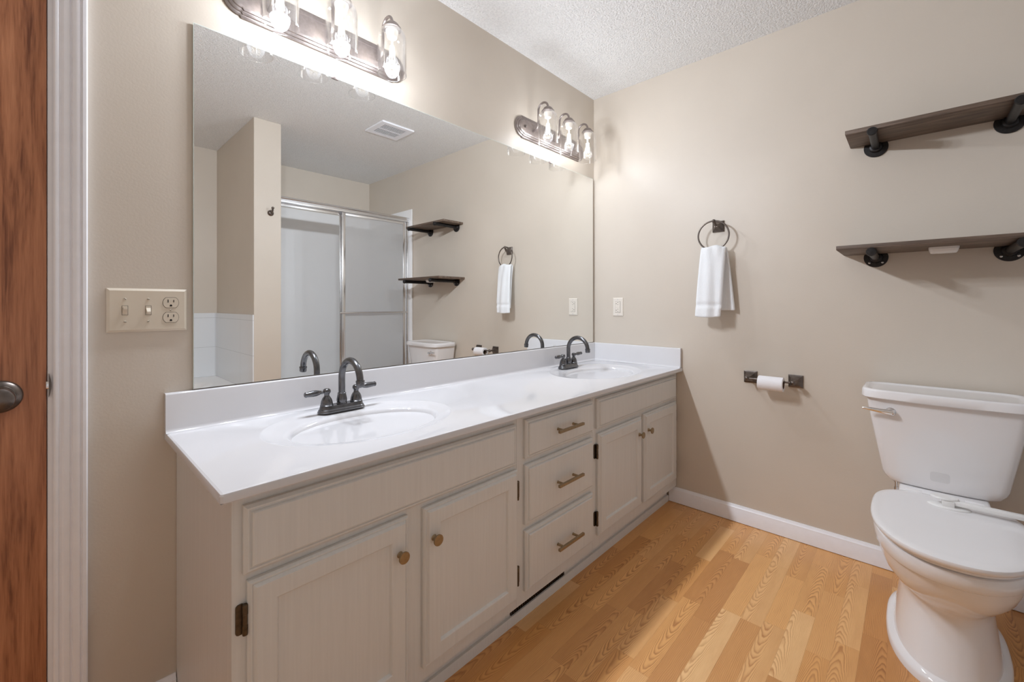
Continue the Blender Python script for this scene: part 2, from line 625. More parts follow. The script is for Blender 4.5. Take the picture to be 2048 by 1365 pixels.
def hinge(parent, x, z, side, h=.06):
    """side=-1: barrel on the left edge of the door; +1: on its right edge"""
    b = MB()
    b.lathe([(.0048, -h / 2), (.0052, -h / 2 + .003), (.0052, -h * .18), (.0046, -h * .17), (.0046, h * .17), (.0052, h * .18), (.0052, h / 2 - .003), (.0048, h / 2)], (x + side * .004, -.5485, z), (0, 0, 1), 14)
    o = rrect(x + side * .011, z, .008, h / 2, .006, 4)
    b.prism_y(o, FY - .003, FY + .0)
    obj('hinge', b, 'hinge', parent)


def door(root, x0, x1, z0, z1, kx, kz, hside, hz):
    dd = obj('door', MB().panel(x0, x1, z0, z1, FY - .0005, DOORP), 'cabinet', root, smooth=0)
    knob(dd, kx, kz)
    for z in hz:
        hinge(dd, x0 if hside < 0 else x1, z, hside)


cl = thing('vanity_cabinet', (-1.75, -.27, 0), 'greige two-door sink cabinet with end panel, nearest the wood door', 'cabinet', 'vanity cabinet units')
carcass(cl, -2.16, -1.3365, True)
toe(cl, -2.158, -1.3365)
obj('false_front', MB().panel(-2.142, -1.350, .581, .717, FY - .0005, SLAB), 'cabinet', cl, smooth=0)
door(cl, -2.135, -1.766, .133, .565, -1.796, .478, -1, (.492, .19))
door(cl, -1.718, -1.343, .133, .565, -1.690, .480, 1, (.491, .205))
cd = thing('drawer_cabinet', (-1.1, -.27, 0), 'greige middle cabinet of three stacked drawers with brass bar pulls', 'cabinet', 'vanity cabinet units')
carcass(cd, -1.3355, -.868)
toe(cd, -1.3355, -.868, (-1.315, -1.0))
for (z0, z1, pz) in ((.588, .721, .657), (.364, .567, .462), (.137, .342, .234)):
    dr = obj('drawer', MB().panel(-1.302, -.884, z0, z1, FY - .0005, PULLP), 'cabinet', cd, smooth=0)
    b = MB()
    b.box(-1.162, -1.006, -.594, -.584, pz - .005, pz + .005, .0008, 1)
    for x in (-1.132, -1.036):
        b.lathe([(.0055, 0), (.0045, .003), (.0045, .026)], (x, DY, pz), (0, -1, 0), 16)
    obj('pull', b, 'brass', dr)
cr = thing('vanity_cabinet', (-.43, -.27, 0), 'greige two-door sink cabinet in the far corner against the toilet wall', 'cabinet', 'vanity cabinet units')
carcass(cr, -.867, -.003)
toe(cr, -.867, -.0145)
obj('false_front', MB().panel(-.849, -.041, .594, .720, FY - .0005, SLAB), 'cabinet', cr, smooth=0)
door(cr, -.841, -.454, .146, .572, -.487, .493, -1, (.499, .218))
door(cr, -.425, -.035, .143, .576, -.392, .495, 1, (.499, .218))

# floor register in the toe kick
g = thing('vent_grille', (-1.157, -.490, .06), 'black slotted vent grille in the toe kick under the drawers', 'vent')
b = MB()
b.box(-1.313, -1.002, -.494, -.4905, .0335, .0348)
b.box(-1.313, -1.002, -.494, -.4905, .083, .088)
b.box(-1.313, -1.307, -.494, -.4905, .0348, .083)
b.box(-1.008, -1.002, -.494, -.4905, .0348, .083)
obj('frame', b, 'grille', g, smooth=0)
b = MB()
for i in range(26):
    x = -1.300 + i * .0115
    b.box(x, x + .0035, -.4935, -.486, .0348, .083)
obj('slats', b, 'hinge', g, smooth=0)
obj('dark_duct_sheet', MB().box(-1.313, -1.002, -.478, -.474, .033, .088), 'dark', g, smooth=0)

# ------------------------------------------------------------------ countertop with two integral basins
CX0, CX1, CY0, CY1, CZ = -2.187, -.001, -.574, -.001, .761
ct = thing('countertop', (-1.09, -.28, .74), 'glossy white marble-look double-sink countertop with backsplash', 'countertop')


def deck_patch(b, x0, x1, y0, y1, cx, cy, rings_ab, N=120):
    """flat deck from the rectangle inwards to an ellipse, then rings (a, b, dcy, z) down into a bowl"""
    angs = [2 * PI * i / N for i in range(N)]
    corners = [math.atan2(y - cy, x - cx) % (2 * PI) for x in (x0, x1) for y in (y0, y1)]
    for c in corners:
        k = min(range(N), key=lambda i: abs((angs[i] - c + PI) % (2 * PI) - PI))
        angs[k] = c
    angs.sort()
    R = []
    r0 = []
    for a in angs:
        dx, dy = math.cos(a), math.sin(a)
        ts = []
        if dx > 1e-9: ts.append((x1 - cx) / dx)
        if dx < -1e-9: ts.append((x0 - cx) / dx)
        if dy > 1e-9: ts.append((y1 - cy) / dy)
        if dy < -1e-9: ts.append((y0 - cy) / dy)
        tt = min(ts)
        r0.append((cx + dx * tt, cy + dy * tt, CZ))
    R.append(r0)
    for (ra, rb, dc, z) in rings_ab:
        ring = []
        for a in angs:
            dx, dy = math.cos(a), math.sin(a)
            q = 1 / math.sqrt((dx / ra) ** 2 + (dy / rb) ** 2)
            ring.append((cx + dx * q, cy + dc + dy * q, z))
        R.append(ring)
    b.rings(R, cap0=False, cap1=True)


SINKS = ((-1.742, -.283), (-.432, -.283))
b = MB()
# front and end skirts with softened top edge, underside
e = .006
prof = [(CY0 + e, CZ), (CY0 + .0018, CZ - .0015), (CY0, CZ - .005), (CY0, CZ - .018), (CY0 + .0015, CZ - .0195), (CY0 + .01, CZ - .02)]
b.rings([[(CX0 + e, y, z) for y, z in prof], [(CX1, y, z) for y, z in prof]], False, False, False)
pe = [(CX0 + e, CZ), (CX0 + .0018, CZ - .0015), (CX0, CZ - .005), (CX0, CZ - .018), (CX0 + .0015, CZ - .0195), (CX0 + .01, CZ - .02)]
b.rings([[(x, CY0 + e, z) for x, z in pe], [(x, CY1, z) for x, z in pe]], False, False, False)
# rounded corner
cc = []
for k in range(7):
    a = PI + k * PI / 12
    cc.append([(CX0 + e + math.cos(a) * e, CY0 + e + math.sin(a) * e, CZ - .005), (CX0 + e + math.cos(a) * e, CY0 + e + math.sin(a) * e, CZ - .018)])
b.rings(cc, False, False, False)
cc = []
for k in range(7):
    a = PI + k * PI / 12
    cc.append([(CX0 + e + math.cos(a) * q, CY0 + e + math.sin(a) * q, z) for q, z in ((0.00001, CZ), (.0042, CZ - .0015), (e, CZ - .005))])
b.rings(cc, False, False, False)
b.box(CX0 + .002, CX1, CY0 + .002, CY1, CZ - .0205, CZ - .0195)
for (sx, sy) in SINKS:
    xa, xb = (CX0 + e, -1.09) if sx < -1 else (-1.09, CX1)
    prof = [(.290, .222, 0, CZ), (.287, .219, 0, CZ + .0014), (.282, .214, 0, CZ + .001), (.276, .208, 0, CZ - .0015), (.258, .190, -.008, CZ - .004), (.238, .166, -.018, CZ - .0055),
            (.229, .155, -.022, CZ - .0065), (.224, .1505, -.023, CZ - .0095), (.219, .147, -.024, CZ - .016), (.212, .141, -.023, CZ - .03), (.188, .127, -.018, CZ - .06), (.165, .108, -.014, CZ - .09),
            (.125, .080, -.008, CZ - .113), (.075, .05, -.002, CZ - .125), (.026, .026, 0, CZ - .130)]
    deck_patch(b, xa, xb, CY0 + e, CY1, sx, sy, prof)
deck = obj('deck', b, 'counter', ct, smooth=35)
for (sx, sy) in SINKS:
    obj('drain', MB().lathe([(0, 0), (.022, 0), (.024, .001), (.023, .0035), (.017, .004), (.016, .006), (0, .007)], (sx, sy, CZ - .130), (0, 0, 1), 28), 'faucet', ct)
# backsplash with cove at its foot
sp = [(-.0005, CZ), (-.030, CZ + .0002), (-.0255, CZ + .0025), (-.0225, CZ + .006), (-.021, CZ + .011), (-.0205, CZ + .1035), (-.019, CZ + .107), (-.016, CZ + .108), (-.0005, CZ + .108)]
obj('backsplash', MB().prism_x(sp, CX0, CX1), 'counter', ct, smooth=50)
obj('side_splash', MB().prism_y([(x, z) for x, z in sp], CY0 + .004, -.021), 'counter', ct, smooth=50)


# ------------------------------------------------------------------ faucets
def faucet(loc, label):
    x0, y0, z0 = loc
    f = thing('faucet', loc, label, 'faucet', 'bathroom faucets')
    rs = []
    for (ex, ey, z) in ((.079, .0265, 0), (.079, .0265, .003), (.0775, .025, .0045), (.0765, .024, .0065), (.0765, .024, .0085), (.074, .0215, .011), (.073, .0205, .0125), (.0715, .019, .02), (.070, .0175, .0215)):
        rs.append([(px, py, z0 + z) for px, py in rrect(x0, y0, ex, ey, ey * .98, 10)])
    obj('base_plate', MB().rings(rs), 'faucet', f)
    zt = z0 + .0215
    # spout: flared collar, gooseneck, aerator
    b = MB()
    b.lathe([(.0165, 0), (.017, .002), (.0155, .004), (.0165, .008), (.0165, .014), (.0145, .026), (.013, .032), (.0138, .0335), (.0125, .036), (.0105, .037)], (x0, y0, zt), (0, 0, 1), 28)
    pts = [(x0, y0, zt + .03), (x0, y0, zt + .06)]
    R = .063
    zc = z0 + .107
    pts.append((x0, y0, zc - .02))
    for i in range(21):
        a = PI * i / 20
        pts.append((x0, y0 - R + R * math.cos(a), zc + R * math.sin(a)))
    lx, ly, lz = pts[-1]
    b.tube(pts, .0108, 18)
    obj('spout', b, 'faucet', f)
    obj('aerator', MB().lathe([(.0112, 0), (.0135, .001), (.0138, .006), (.0128, .007), (.0128, .017), (.0115, .021), (.009, .022)], (lx, ly, lz + .006), (0, -.06, -1), 24), 'faucet', f)
    obj('lift_rod', MB().lathe([(.002, 0), (.002, .022), (.0045, .024), (.0045, .031), (0, .033)], (x0, y0 + .0205, zt - .006), (0, 0, 1), 14), 'faucet', f)
    for s in (-1, 1):
        hx = x0 + s * .0508
        b = MB()
        b.lathe([(.0205, 0), (.0205, .002), (.0188, .0035), (.019, .006), (.0175, .014), (.0145, .023), (.0105, .029), (.0085, .031), (.0078, .036), (.009, .039), (.0118, .043), (.0124, .047), (.0112, .052), (.007, .0555), (0, .0565)], (hx, y0, zt), (0, 0, 1), 26)
        hd = obj('handle', b, 'faucet', f)
        zl = zt + .0465
        b = MB()
        b.lathe([(.0045, .008), (.0045, .014), (.0062, .015), (.0062, .0175), (.005, .019), (.0075, .026), (.0098, .036), (.0098, .046), (.0085, .060), (.0076, .066), (.0086, .0665), (.0086, .069), (.0065, .0715), (0, .072)], (hx, y0, zl), (s, -.05, -.02 if s < 0 else .04), 20)
        obj('lever', b, 'faucet', hd)
    return f


faucet((-1.7335, -.108, CZ), 'dark bronze gooseneck faucet at the near sink, closest to the light switches')
faucet((-.4235, -.102, CZ), 'dark bronze gooseneck faucet at the far sink in the corner')

# ------------------------------------------------------------------ wall mirror
MX0, MX1, MZ0, MZ1 = -2.123, -.024, .871, 1.921
mi = thing('wall_mirror', (-1.07, -.006, MZ0), 'wide frameless wall mirror above the double vanity', 'mirror')
b = MB().box(MX0, MX1, -.0085, -.0035, MZ0, MZ1)
obj('backing', b, 'mirroredge', mi, smooth=0)
b = MB()
b.rings([[(MX0 + .0015, -.0087, MZ0 + .0015), (MX1 - .0015, -.0087, MZ0 + .0015), (MX1 - .0015, -.0087, MZ1 - .0015), (MX0 + .0015, -.0087, MZ1 - .0015)],
         [(MX0 + .0015, -.0085, MZ0 + .0015), (MX1 - .0015, -.0085, MZ0 + .0015), (MX1 - .0015, -.0085, MZ1 - .0015), (MX0 + .0015, -.0085, MZ1 - .0015)]])
obj('mirror_glass', b, 'mirror', mi, smooth=0)
obj('bottom_strip', MB().box(MX0, MX1, -.0100, -.0022, MZ0 - .0018, MZ0 + .0008), 'bronze', mi, smooth=0)  # thin dark strip along the mirror's lower edge
for (x, z, m) in ((-1.712, MZ1, 'pewter'), (-.47, MZ1, 'pewter'), (-1.70, MZ0, 'glass'), (-.43, MZ0, 'glass')):
    s = -1 if z == MZ1 else 1
    obj('clip', MB().box(x - .012, x + .012, -.0115, -.0022, z - .003 if s > 0 else z - .007, z + .008 if s > 0 else z + .003, .0015), m, mi)


# ------------------------------------------------------------------ vanity light bars
def plate_outline(cx, cz, ins):
    hl, hh, br = .262 - ins * .2, .0585 - ins, .048 - ins * .8
    sh = hh - .006
    pts = []
    pts.append((cx + hl, cz + hh))
    pts.append((cx - hl, cz + hh))
    for i in range(17):
        a = PI / 2 + PI * i / 16
        pts.append((cx - hl - .004 + br * math.cos(a), cz + sh * math.sin(a)))
    pts.append((cx - hl, cz - hh))
    pts.append((cx + hl, cz - hh))
    for i in range(17):
        a = -PI / 2 + PI * i / 16
        pts.append((cx + hl + .004 + br * math.cos(a), cz + sh * math.sin(a)))
    return pts


def light_bar(cx, sp, label, pw):
    cz = 2.053
    f = thing('vanity_light', (cx, -.002, cz), label, 'light fixture', 'three-lamp vanity light bars')
    rs = []
    for ins, y in ((0, -.001), (0, -.006), (.006, -.009), (.008, -.009), (.009, -.013), (.015, -.016), (.017, -.016), (.018, -.020), (.024, -.022), (.026, -.022), (.0275, -.0195)):
        rs.append([(x, y, z) for x, z in plate_outline(cx, cz, ins)])
    bp_ = obj('back_plate', MB().rings(rs), 'pewter', f, smooth=30)
    for s in (-1, 1):
        obj('plate_screw', MB().ball((cx + s * .253, -.022, cz), .007, 14), 'bronze', bp_)
    for k in (-1, 0, 1):
        x = cx + k * sp
        yl = -.120
        # gooseneck arm
        pts = [(x, -.019, 2.045), (x, -.035, 2.046), (x, -.048, 2.054), (x, -.0545, 2.07), (x, -.056, 2.09), (x, -.056, 2.14)]
        for i in range(13):
            a = PI - PI * i / 12
            pts.append((x, -.088 - .032 * math.cos(a) * -1 * -1, 2.146 + .032 * math.sin(a)))
        pts = pts[:6] + [(x, -.088 + .032 * math.cos(PI * i / 12), 2.146 + .032 * math.sin(PI * i / 12)) for i in range(13)] + [(x, yl, 2.132)]
        ar = obj('arm', MB().tube(pts, .0055, 12), 'pewter', f)
        obj('socket_cap', MB().lathe([(.004, .012), (.010, .0105), (.0165, .0075), (.022, .003), (.0265, -.003), (.030, -.009), (.0335, -.0125), (.0335, -.0155), (.027, -.017), (.026, -.02), (.024, -.021)], (x, yl, 2.136), (0, 0, 1), 32), 'pewter', ar)
        # clear jar shade, open below
        R_ = .0515
        prof = [(.026, 2.1165), (.034, 2.1155), (.042, 2.111), (.048, 2.103), (.051, 2.092), (R_, 2.08), (R_, 1.960), (R_ + .0008, 1.957), (R_, 1.9545), (R_ - .0028, 1.9545), (R_ - .0028, 1.958), (R_ - .0028, 2.08), (.0482, 2.091), (.0455, 2.101), (.040, 2.1085), (.033, 2.1125), (.026, 2.1135)]
        obj('glass_shade', MB().lathe(prof, (x, yl, 0), (0, 0, 1), 48, False), 'glass', f)
        so = obj('socket', MB().lathe([(.022, 2.118), (.0225, 2.108), (.019, 2.100), (.0185, 2.092), (.016, 2.088), (0, 2.087)], (x, yl, 0), (0, 0, 1), 28), 'white_plate', f)
        bu = obj('bulb', MB().lathe([(.013, 2.094), (.0135, 2.085), (.016, 2.072), (.022, 2.052), (.0275, 2.030), (.0295, 2.012), (.028, 1.997), (.022, 1.985), (.012, 1.978), (0, 1.976)], (x, yl, 0), (0, 0, 1), 28), 'bulbglass', f)
        b = MB()
        for j in range(6):
            a = 2 * PI * j / 6
            b.tube([(x + .006 * math.cos(a), yl + .006 * math.sin(a), 2.058), (x + .011 * math.cos(a), yl + .011 * math.sin(a), 2.004)], .0022, 8)
        b.tube([(x, yl, 2.088), (x, yl, 2.05)], .003, 8)
        obj('filament', b, 'filament', bu)
        ld = bpy.data.lights.new('bulb_light', 'POINT')
        ld.energy = LAMP_W * pw[k + 1]
        ld.color = LAMP_COL
        ld.shadow_soft_size = .03
        ld.use_nodes = True
        nt = ld.node_tree
        fo = nt.nodes.new('ShaderNodeLightFalloff')
        fo.inputs['Strength'].default_value = 1.0
        nt.links.new(fo.outputs['Linear'], nt.nodes['Emission'].inputs['Strength'])
        lo = bpy.data.objects.new('bulb_light', ld)
        C.objects.link(lo)
        lo.location = (x - cx, yl - f.location.y, 2.02 - cz)
        lo.parent = f
    return f


light_bar(-1.740, .190, 'pewter three-lamp light bar with clear jar shades, over the near sink', (1, 1, 1))
light_bar(-.445, .187, 'pewter three-lamp light bar with clear jar shades, over the far sink in the corner', (.46, .40, .32))


# ------------------------------------------------------------------ switch plate and outlets
def beveled_plate(b, cx, cz, hx, hz, y0, y1, e=.006):
    b.rings([[(cx - hx, y0, cz - hz), (cx + hx, y0, cz - hz), (cx + hx, y0, cz + hz), (cx - hx, y0, cz + hz)],
             [(cx - hx, y0 + (y1 - y0) * .35, cz - hz), (cx + hx, y0 + (y1 - y0) * .35, cz - hz), (cx + hx, y0 + (y1 - y0) * .35, cz + hz), (cx - hx, y0 + (y1 - y0) * .35, cz + hz)],
             [(cx - hx + e, y1, cz - hz + e), (cx + hx - e, y1, cz - hz + e), (cx + hx - e, y1, cz + hz - e), (cx - hx + e, y1, cz + hz - e)]])


def screw(parent, x, z, ang, y=-.0072):
    o = obj('screw', MB().lathe([(.0032, 0), (.0032, .0006), (.002, .0013), (0, .0014)], (x, y, z), (0, -1, 0), 14), 'ivory', parent)
    b = MB().box(-.0027, .0027, y - .0017, y - .0008, -.0005, .0005)
    bmesh.ops.rotate(b.bm, verts=b.bm.verts[:], cent=(0, 0, 0), matrix=Matrix.Rotation(math.radians(ang), 3, 'Y'))
    bmesh.ops.translate(b.bm, verts=b.bm.verts[:], vec=(x, 0, z))
    obj('slot', b, 'dark', o, smooth=0)


sw = thing('switch_plate', (-2.2205, -.001, 1.099), 'almond three-gang wall plate with two toggle switches and an outlet beside the door trim', 'switch')
b = MB()
beveled_plate(b, -2.2205, 1.099, .0835, .0575, -.0005, -.0068)
obj('plate', b, 'ivory', sw, smooth=0)
for (x, up, a1, a2) in ((-2.2685, 1, 40, 5), (-2.2215, 0, 0, -30)):
    fr = obj('toggle_slot', MB().box(x - .0062, x + .0062, -.0071, -.006, 1.0985 - .0125, 1.0985 + .0125), 'seam', sw, smooth=0)
    fb = obj('toggle_bezel', MB().box(x - .0054, x + .0054, -.0074, -.006, 1.0985 - .0117, 1.0985 + .0117), 'ivory', sw, smooth=0)
    zc = 1.0985
    zt = zc + (.006 if up else -.006)
    b = MB().rings([[(x - .0048, -.0072, zc - .0065), (x + .0048, -.0072, zc - .0065), (x + .0048, -.0072, zc + .0065), (x - .0048, -.0072, zc + .0065)],
                    [(x - .0038, -.0185, zt - .0025), (x + .0038, -.0185, zt - .0025), (x + .0038, -.0185, zt + .0025), (x - .0038, -.0185, zt + .0025)]])
    obj('toggle', b, 'ivory', sw, smooth=0)
    screw(sw, x, 1.0985 + .030, a1)
    screw(sw, x, 1.0985 - .030, a2)
xo = -2.1735
for zc in (1.119, 1.0785):
    pts = []
    for i in range(40):
        a = 2 * PI * i / 40
        px, pz = .0172 * math.cos(a), .0172 * math.sin(a)
        pz = max(-.0138, min(.0138, pz))
        pts.append((px, pz))
    b = MB().rings([[(xo + p * 1.05, -.0066, zc + q * 1.06) for p, q in pts], [(xo + p * 1.05, -.0070, zc + q * 1.06) for p, q in pts]])
    rim_ = obj('outlet_rim', b, 'seam', sw, smooth=0)
    b = MB().rings([[(xo + p, -.0066, zc + q) for p, q in pts], [(xo + p, -.0082, zc + q) for p, q in pts]])
    rec = obj('receptacle', b, 'ivory', sw, smooth=0)
    b = MB()
    b.box(xo - .0072, xo - .0052, -.0086, -.0078, zc + .0005, zc + .0085)
    b.box(xo + .0052, xo + .0070, -.0086, -.0078, zc + .0012, zc + .0078)
    b.lathe([(.0026, 0), (.0026, .0008)], (xo, -.0078, zc - .0075), (0, -1, 0), 14)
    b.box(xo - .0026, xo + .0026, -.0086, -.0078, zc - .0103, zc - .0075)
    obj('slots', b, 'dark', rec, smooth=0)
screw(sw, xo, 1.09875, -40)

go = thing('wall_outlet', (-.001, -.1765, 1.098), 'off-white rectangular outlet plate on the wall above the side splash', 'outlet')
yc, zc = -.1765, 1.098
b = MB()
b.rings([[(-.0005, yc + .035, zc - .057), (-.0005, yc - .035, zc - .057), (-.0005, yc - .035, zc + .057), (-.0005, yc + .035, zc + .057)],
         [(-.003, yc + .035, zc - .057), (-.003, yc - .035, zc - .057), (-.003, yc - .035, zc + .057), (-.003, yc + .035, zc + .057)],
         [(-.0065, yc + .030, zc - .052), (-.0065, yc - .030, zc - .052), (-.0065, yc - .030, zc + .052), (-.0065, yc + .030, zc + .052)]])
obj('plate', b, 'white_plate', go, smooth=0)
obj('receptacle_gap', MB().box(-.0069, -.006, yc - .0175, yc + .0175, zc - .0345, zc + .0345), 'seam', go, smooth=0)
rc = obj('receptacle', MB().box(-.0085, -.006, yc - .0166, yc + .0166, zc - .0335, zc + .0335, .0008, 1), 'white_plate', go, smooth=0)
for s in (-1, 1):
    b = MB()
    z0 = zc + s * .0205
    # receptacle lies sideways: ground hole towards the corner
    b.box(-.0089, -.008, yc - .0045, yc + .0025, z0 + .0055, z0 + .0075)
    b.box(-.0089, -.008, yc - .0040, yc + .0020, z0 - .0075, z0 - .0055)
    b.lathe([(.0025, 0), (.0025, .0009)], (-.008, yc + .0095, z0), (-1, 0, 0), 12)
    obj('slots', b, 'dark', rc, smooth=0)
b = MB()
b.box(-.0095, -.008, yc - .011, yc - .001, zc - .0035, zc + .0035, .0005, 1)
b.box(-.0095, -.008, yc + .001, yc + .011, zc - .0035, zc + .0035, .0005, 1)
obj('test_buttons', b, 'white_plate', rc)
for s in (-1, 1):
    obj('screw', MB().lathe([(.003, 0), (.003, .0006), (.0018, .0012), (0, .0013)], (-.0065, yc, zc + s * .0475), (-1, 0, 0), 12), 'steel', go)


# ------------------------------------------------------------------ towel ring, towel, paper holder
def pyramid_plate(b, y, z, h=.029, xa=-.0005):
    def sq(x, q):
        return [(x, y + q, z - q), (x, y - q, z - q), (x, y - q, z + q), (x, y + q, z + q)]
    b.rings([sq(xa, h), sq(-.006, h), sq(-.0075, h * .9), sq(-.010, h * .9), sq(-.0115, h * .82), sq(-.034, .0085), sq(-.046, .0065)])


RY, RZ = -.757, 1.5255
tr_ = thing('towel_ring', (-.001, RY, RZ), 'bronze towel ring with pyramid wall plate above the vanity end', 'towel ring')
b = MB()
pyramid_plate(b, -.764, 1.524, .0285)
obj('back_plate', b, 'bronze', tr_, smooth=30)
b = MB()
b.tube([(-.036, -.764, 1.520), (-.046, -.764, 1.5245), (-.054, -.7625, 1.535), (-.0605, -.76, 1.545)], .0065, 12)
b.ball((-.0605, -.759, 1.5455), .0098)
obj('post', b, 'bronze', tr_)
obj('ring', MB().torus((-.0605, -.757, 1.472), (1, 0.05, 0), .0745, .0042), 'bronze', tr_)

# hand towel folded through the ring
nu, nv = 26, 64
tmp = bmesh.new()
rnd = random.Random(4)
ph = [rnd.uniform(0, 6) for _ in range(6)]
grid = []
for j in range(nv + 1):
    v = j / nv
    row = []
    # path length split: front drop 0..0.5, over ring 0.5..0.56, back drop
    if v <= .50:
        q = v / .50
        zz = 1.050 + (1.402 - 1.050) * q
        xc = -.108 + .034 * q ** 1.3
        ya, yb = -.680 - .018 * q, -.806 - .010 * q
        if q < .12:
            yb += .004
    elif v < .56:
        q = (v - .50) / .06
        a = PI * q
        zz = 1.402 + .010 * math.sin(a)
        xc = -.0595 - .0145 * math.cos(a)
        ya, yb = -.698, -.816
    else:
        q = (v - .56) / .44
        zz = 1.402 - (1.402 - 1.083) * q
        xc = -.045 + .010 * q
        ya, yb = -.698 - .032 * q, -.816 - .036 * q ** .8
    for i in range(nu + 1):
        u = i / nu
        drop = abs(zz - 1.402) / .35
        rip = math.sin(u * 7.5 + ph[0]) * .006 + math.sin(u * 15 + ph[1] + zz * 8) * .0022
        top = max(0, 1 - drop * 5)
        rip = rip * (.55 + .45 * drop) + top * math.sin(u * 14 + 1) * .003
        yy_ = ya + (yb - ya) * u
        # folded-back front edges
        edge = abs(u - .5) * 2
        curl = max(0, edge - .86) / .14
        dx = rip + curl ** 2 * (.012 if v <= .53 else -.004)
        band = 0
        if v <= .5:
            for (c0, c1) in ((1.098, 1.120), (1.141, 1.147), (1.062, 1.066)):
                if c0 < zz < c1:
                    band = .0045
        zdroop = zz
        if v < .02:
            zdroop += -.004 * math.sin(u * PI * 1.1)
        if .47 < v < .59:
            zdroop += .004 * math.sin(u * 10 + 2) - .006 * (edge ** 4)
        row.append(tmp.verts.new((xc + dx + band, yy_, zdroop)))
    grid.append(row)
for j in range(nv):
    for i in range(nu):
        tmp.faces.new((grid[j][i], grid[j][i + 1], grid[j + 1][i + 1], grid[j + 1][i]))
b = MB()
b.bm.free()
b.bm = tmp
tw = obj('hand_towel', b, 'towel', None, (-.0605, -.757, 1.402), smooth=180)
tag(tw, 'white terry hand towel hanging from the bronze ring', 'towel')
sm = tw.modifiers.new('thickness', 'SOLIDIFY')
sm.thickness = .013
sm.offset = 0
ss = tw.modifiers.new('soft', 'SUBSURF')
ss.levels = 1
ss.render_levels = 2

TY0, TY1, TZ = -.917, -1.109, .751
th = thing('toilet_paper_holder', (-.001, (TY0 + TY1) / 2, TZ), 'bronze two-post toilet paper holder on the wall between vanity and toilet', 'paper holder')
for y in (TY0, TY1):
    b = MB()
    pyramid_plate(b, y, TZ, .0295)
    p_ = obj('back_plate', b, 'bronze', th, smooth=30)
    b = MB()
    b.tube([(-.046, y, TZ), (-.062, y, TZ)], .0065, 12)
    b.ball((-.069, y, TZ), .0118)
    obj('post', b, 'bronze', p_)
obj('roller_bar', MB().lathe([(.0048, 0), (.0048, .03), (.0062, .031), (.0062, .16), (.0048, .161), (.0048, .191)], (-.0695, TY0 - .0005, TZ), (0, -1, 0), 18), 'bronze', th)
b = MB()
rc_ = (-.0695, -.968, TZ + .0062 - .0195)
b.lathe([(.0195, 0), (.032, 0), (.0335, .0015), (.0335, .1025), (.032, .104), (.0195, .104), (.0195, 0)], rc_, (0, -1, 0), 44, False)
rl = obj('toilet_paper_roll', b, 'paper', None, (-.0695, -1.02, TZ))
tag(rl, 'nearly used white toilet paper roll on the bronze bar', 'toilet paper')
obj('core', MB().lathe([(.0186, .0005), (.0194, .0005), (.0194, .1035), (.0186, .1035), (.0186, .0005)], rc_, (0, -1, 0), 36, False), 'cardboard', rl)


# ------------------------------------------------------------------ pipe shelves
def shelf(y0, y1, xd, zb, th_, pz, px, label, ys, screws):
    s = thing('pipe_shelf', (-.001, (y0 + y1) / 2, zb), label, 'shelf', 'wooden pipe shelves')
    obj('board', MB().box(-xd, -.002, y1, y0, zb, zb + th_, .002), 'board', s, smooth=30)
    for y in ys:
        b = MB()
        b.lathe([(.0135, .006), (.0135, px - .016), (.0155, px - .015), (.0165, px - .012), (.0165, px - .004), (.0145, px), (0, px + .001)], (0, y, pz), (-1, 0, 0), 24)
        br = obj('pipe_bracket', b, 'blackpipe', s)
        b = MB()
        b.lathe([(.0405, .0005), (.0405, .005), (.039, .0065), (.024, .0075), (.022, .010), (.0205, .018), (.0175, .0195), (.0136, .020)], (0, y, pz), (-1, 0, 0), 40)
        fl = obj('flange', b, 'blackpipe', br)
        for a in ((45, 135, 225, 315) if screws else ()):
            obj('screw', MB().lathe([(.0042, 0), (.0042, .001), (.0025, .0022), (0, .0024)], (-.0066, y + .030 * math.cos(math.radians(a)), pz + .030 * math.sin(math.radians(a))), (-1, 0, 0), 12), 'steel', fl)
    return s


shelf(-1.312, -1.858, .212, 1.7985, .0165, 1.783, .246, 'weathered wood shelf on black pipes, higher of the two above the toilet', (-1.398, -1.773), False)
shelf(-1.290, -1.880, .278, 1.3285, .0165, 1.313, .290, 'weathered wood shelf on black pipes, lower of the two above the toilet', (-1.398, -1.773), True)
# small white box under the lower shelf
pk = thing('motion_sensor_light', (-.13, -1.597, 1.3285), 'small white plastic box stuck under the lower shelf', 'night light')
rs = []
for (hx, hy, z) in ((.030, .0405, 1.328), (.030, .0405, 1.322), (.029, .0395, 1.3205), (.027, .0375, 1.312), (.024, .0345, 1.3065), (.018, .029, 1.3055)):
    rs.append([(px, py, z) for px, py in rrect(-.13, -1.597, hx, hy, .012 if hx > .02 else .008, 5)])
obj('body', MB().rings(rs), 'plastic', pk, smooth=50)
obj('seam', MB().rings([[(px, py, 1.3214) for px, py in rrect(-.13, -1.597, .0303, .0408, .012, 5)], [(px, py, 1.3220) for px, py in rrect(-.13, -1.597, .0303, .0408, .012, 5)]]), 'greyplastic', pk)

# ------------------------------------------------------------------ toilet
TC = -1.590
to = thing('toilet', (-.4, TC, 0), 'white two-piece toilet with closed lid beside the shower wall', 'toilet')


def egg(xb, xf, w, z, n=64, sq=2.25, yc=TC, bias=.42):
    """plan outline: rounded back at xb, rounder front at xf (towards -x)"""
    xm = xb + (xf - xb) * bias
    pts = []
    for i in range(n):
        a = 2 * PI * i / n
        c, s_ = math.cos(a), math.sin(a)
        if c >= 0:
            px = xm + (xb - xm) * abs(c) ** (2 / 3.2) * 1
            py = w * (1 if s_ >= 0 else -1) * abs(s_) ** (2 / 3.2)
        else:
            px = xm + (xf - xm) * abs(c) ** (2 / sq)
            py = w * (1 if s_ >= 0 else -1) * abs(s_) ** (2 / sq)
        pts.append((px, yc + py, z))
    return pts


